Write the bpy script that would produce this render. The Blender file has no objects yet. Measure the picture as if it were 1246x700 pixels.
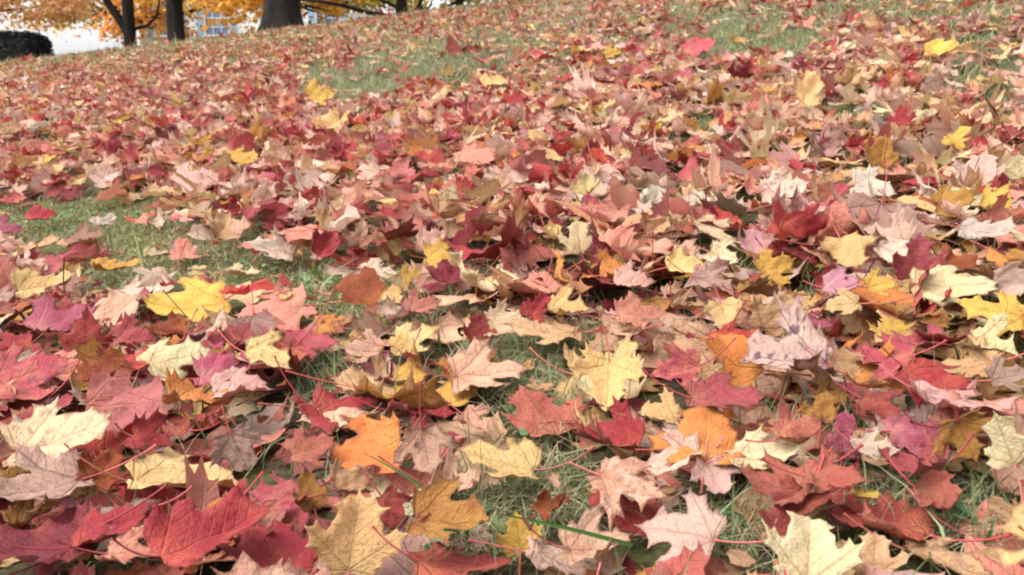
import bpy, math, random
import numpy as np
from mathutils import Vector, Matrix, geometry, noise as mnoise

random.seed(7)
rng = np.random.default_rng(11)
SC = bpy.context.scene
COL = SC.collection

# ------------------------------------------------------------------ camera
PW, PH, F = 1246.0, 700.0, 1079.0          # photograph size and focal length in its pixels
PITCH, CAMZ = math.radians(10.0), 0.37
cam_d = bpy.data.cameras.new('camera')
cam_d.sensor_width = 36.0
cam_d.lens = 36.0 * F / PW
cam_d.clip_start = 0.02
cam_d.clip_end = 2000.0
cam_d.dof.use_dof = True
cam_d.dof.focus_distance = 0.9
cam_d.dof.aperture_fstop = 18.0
cam = bpy.data.objects.new('camera', cam_d)
cam.location = (0, 0, CAMZ)
cam.rotation_euler = (math.pi / 2 - PITCH, 0, 0)
COL.objects.link(cam)
SC.camera = cam

# ------------------------------------------------------------------ sky, sun, exposure
SUN_EL, SUN_AZ = math.radians(58), math.radians(-115)      # azimuth clockwise from +Y
world = bpy.data.worlds.new('World')
SC.world = world
world.use_nodes = True
wn, wl = world.node_tree.nodes, world.node_tree.links
wn.clear()
sky = wn.new('ShaderNodeTexSky')
sky.sky_type = 'NISHITA'
sky.sun_disc = False
sky.sun_elevation = SUN_EL
sky.sun_rotation = SUN_AZ
sky.air_density = 1.0
sky.dust_density = 4.0
hsv = wn.new('ShaderNodeHueSaturation')
hsv.inputs['Saturation'].default_value = 0.14           # an overcast, nearly white sky
bg = wn.new('ShaderNodeBackground')
bg.inputs['Strength'].default_value = 0.15
wo = wn.new('ShaderNodeOutputWorld')
wl.new(sky.outputs[0], hsv.inputs['Color'])
wl.new(hsv.outputs[0], bg.inputs['Color'])
wl.new(bg.outputs[0], wo.inputs[0])
sun_d = bpy.data.lights.new('sun', 'SUN')
sun_d.energy = 1.5
sun_d.angle = math.radians(60)
sun_d.color = (1.0, 0.965, 0.94)
sun = bpy.data.objects.new('sun', sun_d)
_sd = Vector((math.sin(SUN_AZ) * math.cos(SUN_EL), math.cos(SUN_AZ) * math.cos(SUN_EL), math.sin(SUN_EL)))
sun.rotation_euler = _sd.to_track_quat('Z', 'Y').to_euler()
COL.objects.link(sun)
SC.view_settings.view_transform = 'Standard'
SC.view_settings.look = 'None'
SC.view_settings.gamma = 1.0
SC.view_settings.use_curve_mapping = False
SC.view_settings.exposure = 1.26
SC.render.engine = 'CYCLES'
SC.cycles.use_denoising = True
SC.cycles.max_bounces = 6
SC.cycles.diffuse_bounces = 4
SC.cycles.transmission_bounces = 4
SC.cycles.transparent_max_bounces = 4
SC.cycles.filter_width = 2.1
SC.cycles.caustics_reflective = False
SC.cycles.caustics_refractive = False

# ------------------------------------------------------------------ terrain and pixel helpers
GB = 0.12
_Y = np.linspace(-20, 200, 22001)
_st = lambda lo, hi: (lambda t: t * t * (3 - 2 * t))(np.clip((_Y - lo) / (hi - lo), 0, 1))
_sl = .122 + (.187 - .122) * _st(.9, 3.5)
_sl = _sl + (.05 - _sl) * _st(8.0, 16.0)
_sl = _sl * (1 - _st(50, 90))
_G = np.cumsum(_sl) * (_Y[1] - _Y[0])
_G -= np.interp(0, _Y, _G)
def gz(x, y):
    """height of the hillside: it climbs away from the camera and to the right, and levels off at a crest"""
    x = np.asarray(x, float); y = np.asarray(y, float)
    g = np.interp(y, _Y, _G)
    xs = 18 * np.tanh(x / 18)
    far = np.exp(-np.clip(np.abs(y) - 60, 0, None) / 40)
    b = 0.005 * np.sin(5.1 * x + 1.3) * np.cos(4.3 * y) + 0.004 * np.sin(9.7 * x - 3.1 * y) + 0.012 * np.sin(1.3 * x + .4) * np.sin(1.1 * y + .5)
    return (g + GB * xs) * (0.3 + 0.7 * far) + b

CP, SP = math.cos(PITCH), math.sin(PITCH)
def project(x, y, z):
    d = y * CP - (z - CAMZ) * SP
    up = (z - CAMZ) * CP + y * SP
    return PW / 2 + F * x / d, PH / 2 - F * up / d, d
def ray(u, v):
    a, b = (u - PW / 2) / F, -(v - PH / 2) / F
    return Vector((a, CP + b * SP, -SP + b * CP))        # unit depth along the view axis
def ground_at(u, v, zoff=0.0):
    r = ray(u, v)
    t, prev = 0.15, 0.15
    while t < 80:
        p = r * t
        if CAMZ + p.z < float(gz(p.x, p.y)) + zoff:
            break
        prev = t
        t *= 1.02
    lo, hi = prev, t
    for _ in range(25):
        m = (lo + hi) / 2
        p = r * m
        if CAMZ + p.z < float(gz(p.x, p.y)) + zoff: hi = m
        else: lo = m
    p = r * hi
    return Vector((p.x, p.y, CAMZ + p.z)), hi

# places where the lawn shows between the leaves: centre, radii (photo pixels on the ground), strength
GAPS = [(80,274,125,26,.96),(210,316,135,25,.87),(300,350,165,25,.96),(140,345,70,20,.8),(430,366,60,24,.9),(378,462,36,34,.8),
 (640,440,64,28,.84),(655,500,52,42,.84),(495,395,25,22,.55),(585,640,75,55,.93),(655,590,52,40,.9),(675,625,45,32,.8),
 (900,640,58,62,.93),(1165,635,105,48,.95),(1085,650,40,30,.7),(1035,515,30,28,.5),(558,345,22,18,.7),(690,418,70,14,.45),
 (430,102,60,19,.88),(520,76,90,26,.8),(612,56,75,20,.74),(480,90,60,22,.72),(665,96,45,12,.5),(930,52,95,22,.86),(868,22,85,16,.7),
 (1195,85,60,40,.62),(1120,16,140,15,.74),(705,22,85,15,.55),(860,155,20,10,.5),(1010,142,22,10,.5),(1200,172,32,14,.45),
 (760,60,70,16,.45),(240,62,300,22,.38),(60,200,40,8,.35),(450,40,160,14,.3)]
def gap_at(u, v):
    u = np.asarray(u, float); v = np.asarray(v, float)
    m = np.zeros_like(u)
    wob = 0.22 * np.sin(u * .11 + v * .07) + 0.18 * np.sin(u * .053 - v * .19 + 1)
    for (cu, cv, ru, rv, s) in GAPS:
        q = np.sqrt(((u - cu) / ru) ** 2 + ((v - cv) / rv) ** 2) + wob
        m = np.maximum(m, s * np.clip((1.25 - q) / 0.45, 0, 1))
    return m

# ------------------------------------------------------------------ small helpers
def lin(c):
    c = np.asarray(c, float) / 255.0
    return np.where(c <= .04045, c / 12.92, ((c + .055) / 1.055) ** 2.4)
def tag(o, label=None, cat=None, group=None, kind=None):
    if label: o['label'] = label
    if cat: o['category'] = cat
    if group: o['group'] = group
    if kind: o['kind'] = kind
    return o
def link(name, data, parent=None):
    o = bpy.data.objects.new(name, data)
    COL.objects.link(o)
    if parent is not None: o.parent = parent
    return o
def mesh_np(name, V, T, mat, attrs=None, uv=None, smooth=True):
    """triangle mesh from numpy arrays; attrs: name -> (n,4) point colours; uv: (n,2) per point"""
    me = bpy.data.meshes.new(name)
    V = np.ascontiguousarray(V, np.float32); T = np.ascontiguousarray(T, np.int32)
    me.vertices.add(len(V)); me.vertices.foreach_set('co', V.ravel())
    me.loops.add(T.size); me.loops.foreach_set('vertex_index', T.ravel())
    me.polygons.add(len(T))
    me.polygons.foreach_set('loop_start', np.arange(0, T.size, T.shape[1], dtype=np.int32))
    me.polygons.foreach_set('use_smooth', np.full(len(T), smooth, bool))
    for k, a in (attrs or {}).items():
        at = me.attributes.new(k, 'FLOAT_COLOR', 'POINT')
        at.data.foreach_set('color', np.ascontiguousarray(a, np.float32).ravel())
    if uv is not None:
        l = me.uv_layers.new(name='leaf_uv')
        l.data.foreach_set('uv', np.ascontiguousarray(np.asarray(uv, np.float32)[T.ravel()]).ravel())
    me.materials.append(mat)
    me.update(calc_edges=True)
    return me
def tube(pts, rad, sides=6):
    """tapered tube along pts -> V, quads"""
    pts = [Vector(p) for p in pts]
    V, Q = [], []
    up = Vector((0.31, 0.17, 0.93))
    for i, p in enumerate(pts):
        d = (pts[min(i + 1, len(pts) - 1)] - pts[max(i - 1, 0)]).normalized()
        a = d.cross(up)
        if a.length < 1e-3: a = d.cross(Vector((1, 0, 0)))
        a.normalize(); b = d.cross(a).normalized()
        r = rad[i] if hasattr(rad, '__len__') else rad
        for k in range(sides):
            t = 2 * math.pi * k / sides
            V.append(p + a * (r * math.cos(t)) + b * (r * math.sin(t)))
    for i in range(len(pts) - 1):
        for k in range(sides):
            k2 = (k + 1) % sides
            Q.append((i * sides + k, i * sides + k2, (i + 1) * sides + k2, (i + 1) * sides + k))
    return np.array([tuple(v) for v in V]), np.array(Q)

# ------------------------------------------------------------------ materials
class NT:
    def __init__(s, name):
        s.m = bpy.data.materials.new(name); s.m.use_nodes = True
        s.t = s.m.node_tree; s.t.nodes.clear()
        s.out = s.t.nodes.new('ShaderNodeOutputMaterial')
    def n(s, typ, ins=None, **kw):
        nd = s.t.nodes.new(typ)
        for k, v in kw.items(): setattr(nd, k, v)
        for k, v in (ins or {}).items():
            if isinstance(v, bpy.types.NodeSocket): s.t.links.new(v, nd.inputs[k])
            else: nd.inputs[k].default_value = v
        return nd
    def math(s, op, a, b=None, c=None, clamp=False):
        ins = {0: a}
        if b is not None: ins[1] = b
        if c is not None: ins[2] = c
        nd = s.n('ShaderNodeMath', ins, operation=op); nd.use_clamp = clamp
        return nd.outputs[0]
    def mix(s, f, a, b, blend='MIX'):
        nd = s.n('ShaderNodeMix', data_type='RGBA', blend_type=blend)
        for sock, v in ((nd.inputs[0], f), (nd.inputs[6], a), (nd.inputs[7], b)):
            if isinstance(v, bpy.types.NodeSocket): s.t.links.new(v, sock)
            else: sock.default_value = v
        return nd.outputs[2]
    def smooth(s, x, lo, hi):
        nd = s.n('ShaderNodeMapRange', {0: x, 1: lo, 2: hi, 3: 0.0, 4: 1.0}, interpolation_type='SMOOTHSTEP')
        return nd.outputs[0]
    def done(s, sh):
        s.t.links.new(sh, s.out.inputs['Surface']); return s.m

def leaf_material():
    k = NT('maple_leaf_blade')
    uv = k.n('ShaderNodeUVMap', uv_map='leaf_uv').outputs[0]
    xyz = k.n('ShaderNodeSeparateXYZ', {0: uv})
    y = xyz.outputs[1]
    ax = k.math('ABSOLUTE', xyz.outputs[0])
    col = k.n('ShaderNodeAttribute', attribute_name='leaf_colour').outputs['Color']
    col2 = k.n('ShaderNodeAttribute', attribute_name='vein_colour').outputs['Color']
    dat = k.n('ShaderNodeAttribute', attribute_name='leaf_data')
    ds = k.n('ShaderNodeSeparateColor', {0: dat.outputs['Color']})
    seed, spot, mott = ds.outputs[0], ds.outputs[1], ds.outputs[2]
    along, perp = [], []
    for dx, dy in ((0.0, 1.0), (0.797, 0.604), (0.995, -0.1)):
        along.append(k.math('ADD', k.math('MULTIPLY', ax, dx), k.math('MULTIPLY', y, dy)))
        perp.append(k.math('ABSOLUTE', k.math('SUBTRACT', k.math('MULTIPLY', ax, dy), k.math('MULTIPLY', y, dx))))
    m01 = k.math('LESS_THAN', perp[0], perp[1])
    p = k.math('MINIMUM', perp[0], perp[1])
    a = k.n('ShaderNodeMix', {0: m01, 2: along[1], 3: along[0]}, data_type='FLOAT').outputs[0]
    m2 = k.math('LESS_THAN', perp[2], p)
    a = k.n('ShaderNodeMix', {0: m2, 2: a, 3: along[2]}, data_type='FLOAT').outputs[0]
    p = k.math('MINIMUM', p, perp[2])
    wv = k.math('SUBTRACT', 0.017, k.math('MULTIPLY', a, 0.012))
    main = k.math('SUBTRACT', 1.0, k.smooth(k.math('DIVIDE', p, wv), 0.35, 1.2))
    t = k.math('FRACT', k.math('MULTIPLY', k.math('SUBTRACT', a, k.math('MULTIPLY', p, 0.95)), 8.5))
    sec = k.math('SUBTRACT', 1.0, k.smooth(k.math('ABSOLUTE', k.math('SUBTRACT', t, 0.5)), 0.02, 0.12))
    sec = k.math('MULTIPLY', sec, k.math('SUBTRACT', 1.0, k.smooth(p, 0.05, 0.3)))
    vein = k.math('MAXIMUM', main, k.math('MULTIPLY', sec, 0.33))
    loc = k.n('ShaderNodeCombineXYZ', {0: xyz.outputs[0], 1: y, 2: k.math('MULTIPLY', seed, 97.0)}).outputs[0]
    n1 = k.n('ShaderNodeTexNoise', {'Vector': loc, 'Scale': 3.2, 'Detail': 4.0, 'Roughness': .6}).outputs['Fac']
    n2 = k.n('ShaderNodeTexNoise', {'Vector': loc, 'Scale': 22.0, 'Detail': 3.0, 'Roughness': .65}).outputs['Fac']
    n3 = k.n('ShaderNodeTexNoise', {'Vector': loc, 'Scale': 9.0, 'Detail': 5.0, 'Roughness': .7}).outputs['Fac']
    near = k.math('SUBTRACT', 1.0, k.smooth(p, 0.0, 0.20))
    rad = k.math('SQRT', k.math('ADD', k.math('MULTIPLY', ax, ax), k.math('MULTIPLY', y, y)))
    cen = k.math('SUBTRACT', 1.0, k.smooth(rad, 0.02, 0.45))
    f2 = k.math('MULTIPLY', k.smooth(n1, .42, .68), mott)
    f2 = k.math('ADD', f2, k.math('MULTIPLY', k.math('MULTIPLY', near, cen), 0.55), clamp=True)
    c = k.mix(f2, col, col2)
    c = k.mix(k.math('MULTIPLY', vein, 0.6), c, col2)
    tone = k.math('ADD', 0.62, k.math('MULTIPLY', n2, 0.36))
    tone = k.math('ADD', tone, k.math('MULTIPLY', n3, 0.50))
    c = k.mix(1.0, c, k.n('ShaderNodeCombineColor', {0: tone, 1: tone, 2: tone}).outputs[0], 'MULTIPLY')
    # brown flecks and blotches that grow on the leaf itself
    wrp = k.n('ShaderNodeVectorMath', {0: loc, 1: k.n('ShaderNodeVectorMath', {0: k.n('ShaderNodeTexNoise', {'Vector': loc, 'Scale': 5.0, 'Detail': 3.0}).outputs['Color'], 'Scale': .28}, operation='SCALE').outputs[0]}, operation='ADD').outputs[0]
    vor = k.n('ShaderNodeTexVoronoi', {'Vector': wrp, 'Scale': 7.0, 'Randomness': 1.0}).outputs['Distance']
    big = k.math('SUBTRACT', 1.0, k.smooth(k.math('ADD', vor, k.math('MULTIPLY', n1, .9)), 0.66, 0.92))
    c = k.mix(k.math('MULTIPLY', big, spot), c, (0.11, 0.055, 0.075, 1))
    rot = k.math('MULTIPLY', k.smooth(k.math('ADD', k.math('MULTIPLY', n1, .6), k.math('MULTIPLY', n3, .6)), .62, .80), mott)
    c = k.mix(k.math('MULTIPLY', rot, .4), c, (0.16, 0.065, 0.04, 1))
    edge = k.math('SUBTRACT', 1.0, k.smooth(k.math('ADD', dat.outputs['Alpha'], k.math('MULTIPLY', n1, .9)), .38, .72))
    edge = k.math('MULTIPLY', edge, k.smooth(seed, .35, .8))
    c = k.mix(k.math('MULTIPLY', edge, .6), c, (0.17, 0.07, 0.04, 1))
    fl = k.smooth(n2, .66, .76)
    c = k.mix(k.math('MULTIPLY', fl, .5), c, (0.12, 0.045, 0.03, 1))
    hgt = k.math('ADD', k.math('MULTIPLY', vein, -0.7), k.math('ADD', k.math('MULTIPLY', n2, 0.9), n3))
    bump = k.n('ShaderNodeBump', {'Strength': .8, 'Distance': .0035, 'Height': hgt}).outputs[0]
    pr = k.n('ShaderNodeBsdfPrincipled', {'Base Color': c, 'Roughness': .66, 'Normal': bump, 'Specular IOR Level': .35})
    tr = k.n('ShaderNodeBsdfTranslucent', {'Color': c, 'Normal': bump})
    mx = k.n('ShaderNodeMixShader', {0: .32, 1: pr.outputs[0], 2: tr.outputs[0]})
    return k.done(mx.outputs[0])

def attr_material(name, attr='leaf_colour', rough=.6, trans=0.0, spec=.3):
    k = NT(name)
    c = k.n('ShaderNodeAttribute', attribute_name=attr).outputs['Color']
    pr = k.n('ShaderNodeBsdfPrincipled', {'Base Color': c, 'Roughness': rough, 'Specular IOR Level': spec})
    if trans <= 0: return k.done(pr.outputs[0])
    tr = k.n('ShaderNodeBsdfTranslucent', {'Color': c})
    return k.done(k.n('ShaderNodeMixShader', {0: trans, 1: pr.outputs[0], 2: tr.outputs[0]}).outputs[0])

def noise_material(name, c1, c2, scale, rough=.8, bump=.3, dist=.01, detail=6.0, stretch=None, spec=.25):
    k = NT(name)
    co = k.n('ShaderNodeTexCoord').outputs['Object']
    if stretch: co = k.n('ShaderNodeMapping', {'Vector': co, 'Scale': stretch}).outputs[0]
    n = k.n('ShaderNodeTexNoise', {'Vector': co, 'Scale': scale, 'Detail': detail, 'Roughness': .65}).outputs['Fac']
    c = k.mix(k.smooth(n, .3, .7), (*c1, 1), (*c2, 1))
    b = k.n('ShaderNodeBump', {'Strength': bump, 'Distance': dist, 'Height': n}).outputs[0]
    return k.done(k.n('ShaderNodeBsdfPrincipled', {'Base Color': c, 'Roughness': rough, 'Normal': b, 'Specular IOR Level': spec}).outputs[0])

def ground_material():
    k = NT('lawn_soil')
    co = k.n('ShaderNodeTexCoord').outputs['Object']
    n1 = k.n('ShaderNodeTexNoise', {'Vector': co, 'Scale': 2.6, 'Detail': 5.0}).outputs['Fac']
    n2 = k.n('ShaderNodeTexNoise', {'Vector': co, 'Scale': 110.0, 'Detail': 8.0, 'Roughness': .8}).outputs['Fac']
    n3 = k.n('ShaderNodeTexNoise', {'Vector': co, 'Scale': 13.0, 'Detail': 4.0}).outputs['Fac']
    soil = k.mix(k.smooth(n2, .35, .65), (.045, .034, .020, 1), (.16, .125, .075, 1))
    moss = k.mix(k.smooth(n2, .3, .7), (.05, .06, .02, 1), (.20, .20, .07, 1))
    c = k.mix(k.smooth(k.math('ADD', n1, k.math('MULTIPLY', n3, .8)), .78, 1.02), soil, moss)
    b = k.n('ShaderNodeBump', {'Strength': .9, 'Distance': .012, 'Height': n2}).outputs[0]
    return k.done(k.n('ShaderNodeBsdfPrincipled', {'Base Color': c, 'Roughness': .95, 'Normal': b, 'Specular IOR Level': .1}).outputs[0])

M_LEAF = leaf_material()
M_STALK = attr_material('leaf_stalk', rough=.45, spec=.4)
M_GRASS = attr_material('grass_blades', rough=.5, trans=.3)
M_STRAW = attr_material('dry_straw', rough=.8)
M_CROWN = attr_material('crown_leaves', rough=.6, trans=.45)
M_GROUND = ground_material()
M_BARK = noise_material('bark', (.007, .006, .0055), (.030, .024, .020), 9.0, .95, 1.0, .05, stretch=(1, 1, .22))
M_TWIG = noise_material('twig_bark', (.05, .045, .05), (.20, .18, .20), 90.0, .8, .6, .002)
M_STEM = noise_material('dry_stem', (.02, .014, .016), (.07, .04, .04), 120.0, .7, .4, .001)

# ------------------------------------------------------------------ ground: one sheet out to the horizon
def build_ground():
    ys = np.concatenate([np.linspace(-6, 0, 16)[:-1], np.linspace(0, 4, 101)[:-1], np.linspace(4, 20, 110)[:-1], np.geomspace(20, 900, 60)])
    xh = np.concatenate([np.linspace(0, 3, 70)[:-1], np.linspace(3, 12, 60)[:-1], np.geomspace(12, 900, 50)])
    xs = np.concatenate([-xh[::-1][:-1], xh])
    X, Y = np.meshgrid(xs, ys)
    Z = gz(X, Y)
    V = np.stack([X, Y, Z], -1).reshape(-1, 3)
    nx, ny = len(xs), len(ys)
    i = (np.arange(ny - 1)[:, None] * nx + np.arange(nx - 1)[None]).ravel()
    Q = np.stack([i, i + 1, i + nx + 1, i + nx], -1)
    o = link('ground', mesh_np('ground', V, Q, M_GROUND))
    tag(o, 'leaf strewn grassy hillside climbing to a crest', kind='structure')
build_ground()

# ------------------------------------------------------------------ maple leaf outlines (half, base at 0,0, tip at 0,1)
HALF = {
 'sugar': [(0,0),(.08,-.04),(.20,-.07),(.36,-.06),(.34,.02),(.41,.08),(.33,.13),(.45,.20),(.62,.26),(.57,.33),(.69,.52),(.55,.49),(.48,.57),(.40,.49),(.235,.40),(.215,.50),(.19,.58),(.31,.70),(.20,.71),(.14,.80),(.07,.89),(0,1.03)],
 'norway': [(0,0),(.10,-.07),(.24,-.12),(.43,-.13),(.39,-.03),(.53,.04),(.38,.12),(.52,.19),(.71,.24),(.63,.33),(.76,.55),(.58,.50),(.51,.61),(.42,.50),(.24,.41),(.22,.54),(.20,.61),(.34,.75),(.20,.75),(.13,.86),(.05,.93),(0,1.04)],
 'red': [(0,0),(.10,-.02),(.25,.02),(.37,.04),(.34,.11),(.43,.17),(.40,.24),(.53,.32),(.50,.38),(.64,.53),(.49,.51),(.47,.58),(.38,.52),(.27,.50),(.24,.59),(.33,.67),(.23,.69),(.24,.79),(.14,.81),(.12,.89),(.05,.94),(0,1.07)],
}
HALF['oval'] = [(0,0),(.05,.03),(.12,.10),(.16,.16),(.20,.24),(.215,.30),(.235,.38),(.225,.45),(.235,.52),(.21,.58),(.215,.64),(.18,.70),(.18,.75),(.14,.81),(.12,.86),(.08,.92),(.04,.97),(0,1.06)]
def outline(kind, var, sub, keep=None, fill=0.0):
    r = random.Random(var * 31 + len(kind))
    h = HALF[kind]
    if keep: h = [h[i] for i in keep]
    if fill:
        hh = []
        for x, y in h:
            q = math.hypot(x, y - .36); e = .60 if y > .2 else .50
            k = 1 + fill * max(0, (e - q) / e) * (x > .12) if q > 0 else 1
            hh.append((x * k, .36 + (y - .36) * k))
        h = hh
    torn = r.choice([None, None, 'r', 'l', 'both']) if var % 3 == 1 else None
    bite = lambda x, y: (x * (c_ := r.uniform(.5, .72)), .30 + (y - .30) * c_) if x > .3 and y > .2 else (x, y)
    rt = [(x + r.gauss(0, .014) * (x > 0), y + r.gauss(0, .014) * (x > 0)) for x, y in h]
    lt = [(-x + r.gauss(0, .014) * (x > 0), y + r.gauss(0, .014) * (x > 0)) for x, y in h[1:-1]][::-1]
    if torn in ('r', 'both'): rt = [bite(*p) for p in rt]
    if torn in ('l', 'both'): lt = [(-bite(-p[0], p[1])[0], bite(-p[0], p[1])[1]) for p in lt]
    loop = rt + lt
    if sub <= 1: return loop
    out = []
    for i, p in enumerate(loop):
        q = loop[(i + 1) % len(loop)]
        dx, dy = q[0] - p[0], q[1] - p[1]
        L = math.hypot(dx, dy)
        m = 1 if L < .07 else (2 if L < .13 else sub)
        nx, ny = -dy / L, dx / L               # inward for a counter-clockwise loop
        for j in range(m):
            t = j / m
            s = .07 * L * math.sin(math.pi * t) + (r.gauss(0, .004) if j else 0)
            out.append((p[0] + dx * t + nx * s, p[1] + dy * t + ny * s))
    return out
def inside(p, poly):
    c = False; x, y = p; n = len(poly); j = n - 1
    for i in range(n):
        xi, yi = poly[i]; xj, yj = poly[j]
        if (yi > y) != (yj > y) and x < (xj - xi) * (y - yi) / (yj - yi) + xi: c = not c
        j = i
    return c
def vein_dist(x, y):
    ax = np.abs(x)
    return np.minimum(np.minimum(ax, np.abs(ax * .604 - y * .797)), np.abs(-ax * .1 - y * .995))
EDGE, KEEP = {}, []
def leaf_shape(kind, var, sub, step, keep=None, veins=True):
    loop = outline(kind, var, sub, keep, (.25, .8, .5, 1.0)[var % 4])
    P = [Vector(p) for p in loop]
    E = []
    if veins:
        for d, L in (((0, 1), .9), ((.797, .604), .72), ((-.797, .604), .72), ((.995, -.1), .3), ((-.995, -.1), .3)):
            prev = 0; n = max(2, int(L / max(step, .1)))
            for i in range(1, n + 1):
                q = (d[0] * L * i / n, d[1] * L * i / n)
                if not inside(q, loop): break
                P.append(Vector(q)); E.append((prev, len(P) - 1)); prev = len(P) - 1
    r = random.Random(var)
    g = -.15
    while step and g < 1.05:
        k = -.8
        while k < .8:
            q = (k + r.uniform(-.3, .3) * step, g + r.uniform(-.3, .3) * step)
            if inside(q, loop) and min((Vector(q) - w).length for w in P) > step * .5: P.append(Vector(q))
            k += step
        g += step
    v, e, f, *_ = geometry.delaunay_2d_cdt(P, E, [list(range(len(loop)))], 1, 1e-5)
    V = np.array([(p.x, p.y) for p in v])
    T = np.array([t if len(t) == 3 else t[:3] for t in f])
    a, b, c = V[T[:, 0]], V[T[:, 1]], V[T[:, 2]]
    cr = (b[:, 0] - a[:, 0]) * (c[:, 1] - a[:, 1]) - (b[:, 1] - a[:, 1]) * (c[:, 0] - a[:, 0])
    T[cr < 0] = T[cr < 0][:, ::-1]
    T = T[np.abs(cr) > 1e-7]
    base = int(np.argmin(np.hypot(V[:, 0], V[:, 1])))
    A = np.array(loop); B = np.roll(A, -1, 0); AB = B - A
    t = np.clip(((V[:, None] - A) * AB).sum(-1) / np.maximum((AB ** 2).sum(-1), 1e-9), 0, 1)
    edge = np.linalg.norm(V[:, None] - (A + t[..., None] * AB), axis=-1).min(1)
    EDGE[id(V)] = np.clip(edge / .16, 0, 1)
    KEEP.append(V)
    return V, T, base

KINDS3 = ('sugar', 'norway', 'red')
FAR_KEEP = [0, 3, 6, 8, 10, 14, 17, 21]
SHAPE0 = [leaf_shape(k, v, 3, .075) for v in range(4) for k in KINDS3]
SHAPE1 = [leaf_shape(k, v + 9, 1, .15) for v in range(5) for k in KINDS3] + [leaf_shape('oval', 31, 1, .17)]
SHAPE2 = [leaf_shape(k, v + 20, 1, .34, FAR_KEEP, False) for v in range(3) for k in KINDS3]

def deform(V, n, curl, r):
    """n bent copies of the flat leaf V; curl: (n,) 0 flat .. 1 strongly curled"""
    x = np.repeat(V[None, :, 0], n, 0); y = np.repeat(V[None, :, 1], n, 0)
    c = np.asarray(curl)[:, None]
    R = lambda lo, hi: r.uniform(lo, hi, (n, 1))
    sx = R(.92, 1.12)
    skew = R(-.12, .12)
    x0 = x * sx + skew * y; y0 = y - .42
    rad = np.sqrt(x0 ** 2 + y0 ** 2); ang = np.arctan2(y0, x0)
    dv = vein_dist(x, y)
    z = R(.15, .45) * np.minimum(dv, .14) * np.where(r.random((n, 1)) < .75, 1, -1) * (0.5 + c)
    z = z + (.02 + .22 * c) * rad ** 2 * (np.sin(3 * ang + R(0, 6.3)) * R(.2, 1) + np.sin(5 * ang + R(0, 6.3)) * R(.2, .8))
    z = z + (.01 + .03 * c) * np.sin(7 * x0 + R(0, 6.3)) * np.sin(6 * y0 + R(0, 6.3))
    z = z + (.014 + .03 * c) * np.sin(17 * x0 + R(0, 6.3)) * np.sin(15 * y0 + R(0, 6.3))
    lift = np.clip(rad - .33, 0, None)
    z = z + (.2 + 1.5 * c) * lift ** 2 * (np.sin(ang * 2 + R(0, 6.3)) + R(-.5, 1.2)) * 1.4
    phi = np.radians(R(-8, 22) + 30 * c * R(-.5, 1))
    z = z + np.abs(x0) * np.sin(phi); x0 = x0 * (1 - (1 - np.cos(phi)) * .9)
    for sc in (1.0, .6):
        th = R(0, 6.283)
        kap = sc * (R(-.5, .9) * .7 + c * R(-1.0, 2.4))
        kap = np.where(np.abs(kap) < .05, .05, kap)
        dx, dy = np.cos(th), np.sin(th)
        s = x0 * dx + y0 * dy; q = -x0 * dy + y0 * dx
        Rk = 1 / kap
        s2 = (Rk - z) * np.sin(kap * s); z = Rk - (Rk - z) * np.cos(kap * s)
        x0 = s2 * dx - q * dy; y0 = s2 * dy + q * dx
    return np.stack([x0, y0, z], -1)

# ------------------------------------------------------------------ leaf colours (as the dry leaf itself is coloured)
PAL = {  # name: (blade, vein / second colour, words)
 'cream': ((228,205,162), (212,176,126), 'cream'),
 'paleyellow': ((222,192,136), (206,164,100), 'pale yellow'),
 'yellow': ((222,182,88), (204,152,72), 'bright yellow'),
 'gold': ((202,152,72), (216,168,80), 'golden'),
 'mustard': ((182,132,66), (160,100,55), 'mustard brown'),
 'peach': ((226,182,124), (228,196,130), 'peach'),
 'orange': ((212,130,68), (224,164,88), 'orange'),
 'rust': ((168,82,48), (190,110,56), 'rust brown'),
 'salmon': ((212,132,114), (224,166,136), 'salmon'),
 'terra': ((192,104,88), (210,142,110), 'terracotta'),
 'brick': ((170,72,68), (194,108,80), 'brick red'),
 'red': ((196,62,58), (218,112,74), 'bright red'),
 'crimson': ((174,50,62), (202,96,76), 'crimson'),
 'darkred': ((122,38,48), (150,60,55), 'dark maroon'),
 'rose': ((192,80,92), (214,136,112), 'rose red'),
 'magenta': ((188,82,106), (212,140,136), 'magenta'),
 'orchid': ((210,150,156), (222,178,174), 'orchid pink'),
 'pink': ((216,160,148), (228,186,174), 'pink'),
 'palepink': ((226,192,172), (214,166,144), 'pale pink'),
 'pinktan': ((218,172,144), (202,144,116), 'pinkish tan'),
 'tan': ((212,168,124), (190,136,96), 'tan'),
 'mauve': ((184,148,130), (154,110,100), 'greyish mauve'),
 'grey': ((208,190,170), (186,164,146), 'greyish white'),
 'spotted': ((190,158,146), (160,122,118), 'purple spotted pale'),
}
PN = list(PAL)
PB = np.array([lin(PAL[k][0]) for k in PN]) * .84
PV = np.array([lin(PAL[k][1]) for k in PN]) * .84
PIDX = {k: i for i, k in enumerate(PN)}
for _k in ('crimson', 'red', 'rose', 'brick', 'darkred', 'rust', 'magenta', 'terra'): PB[PIDX[_k]] *= .86
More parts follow.
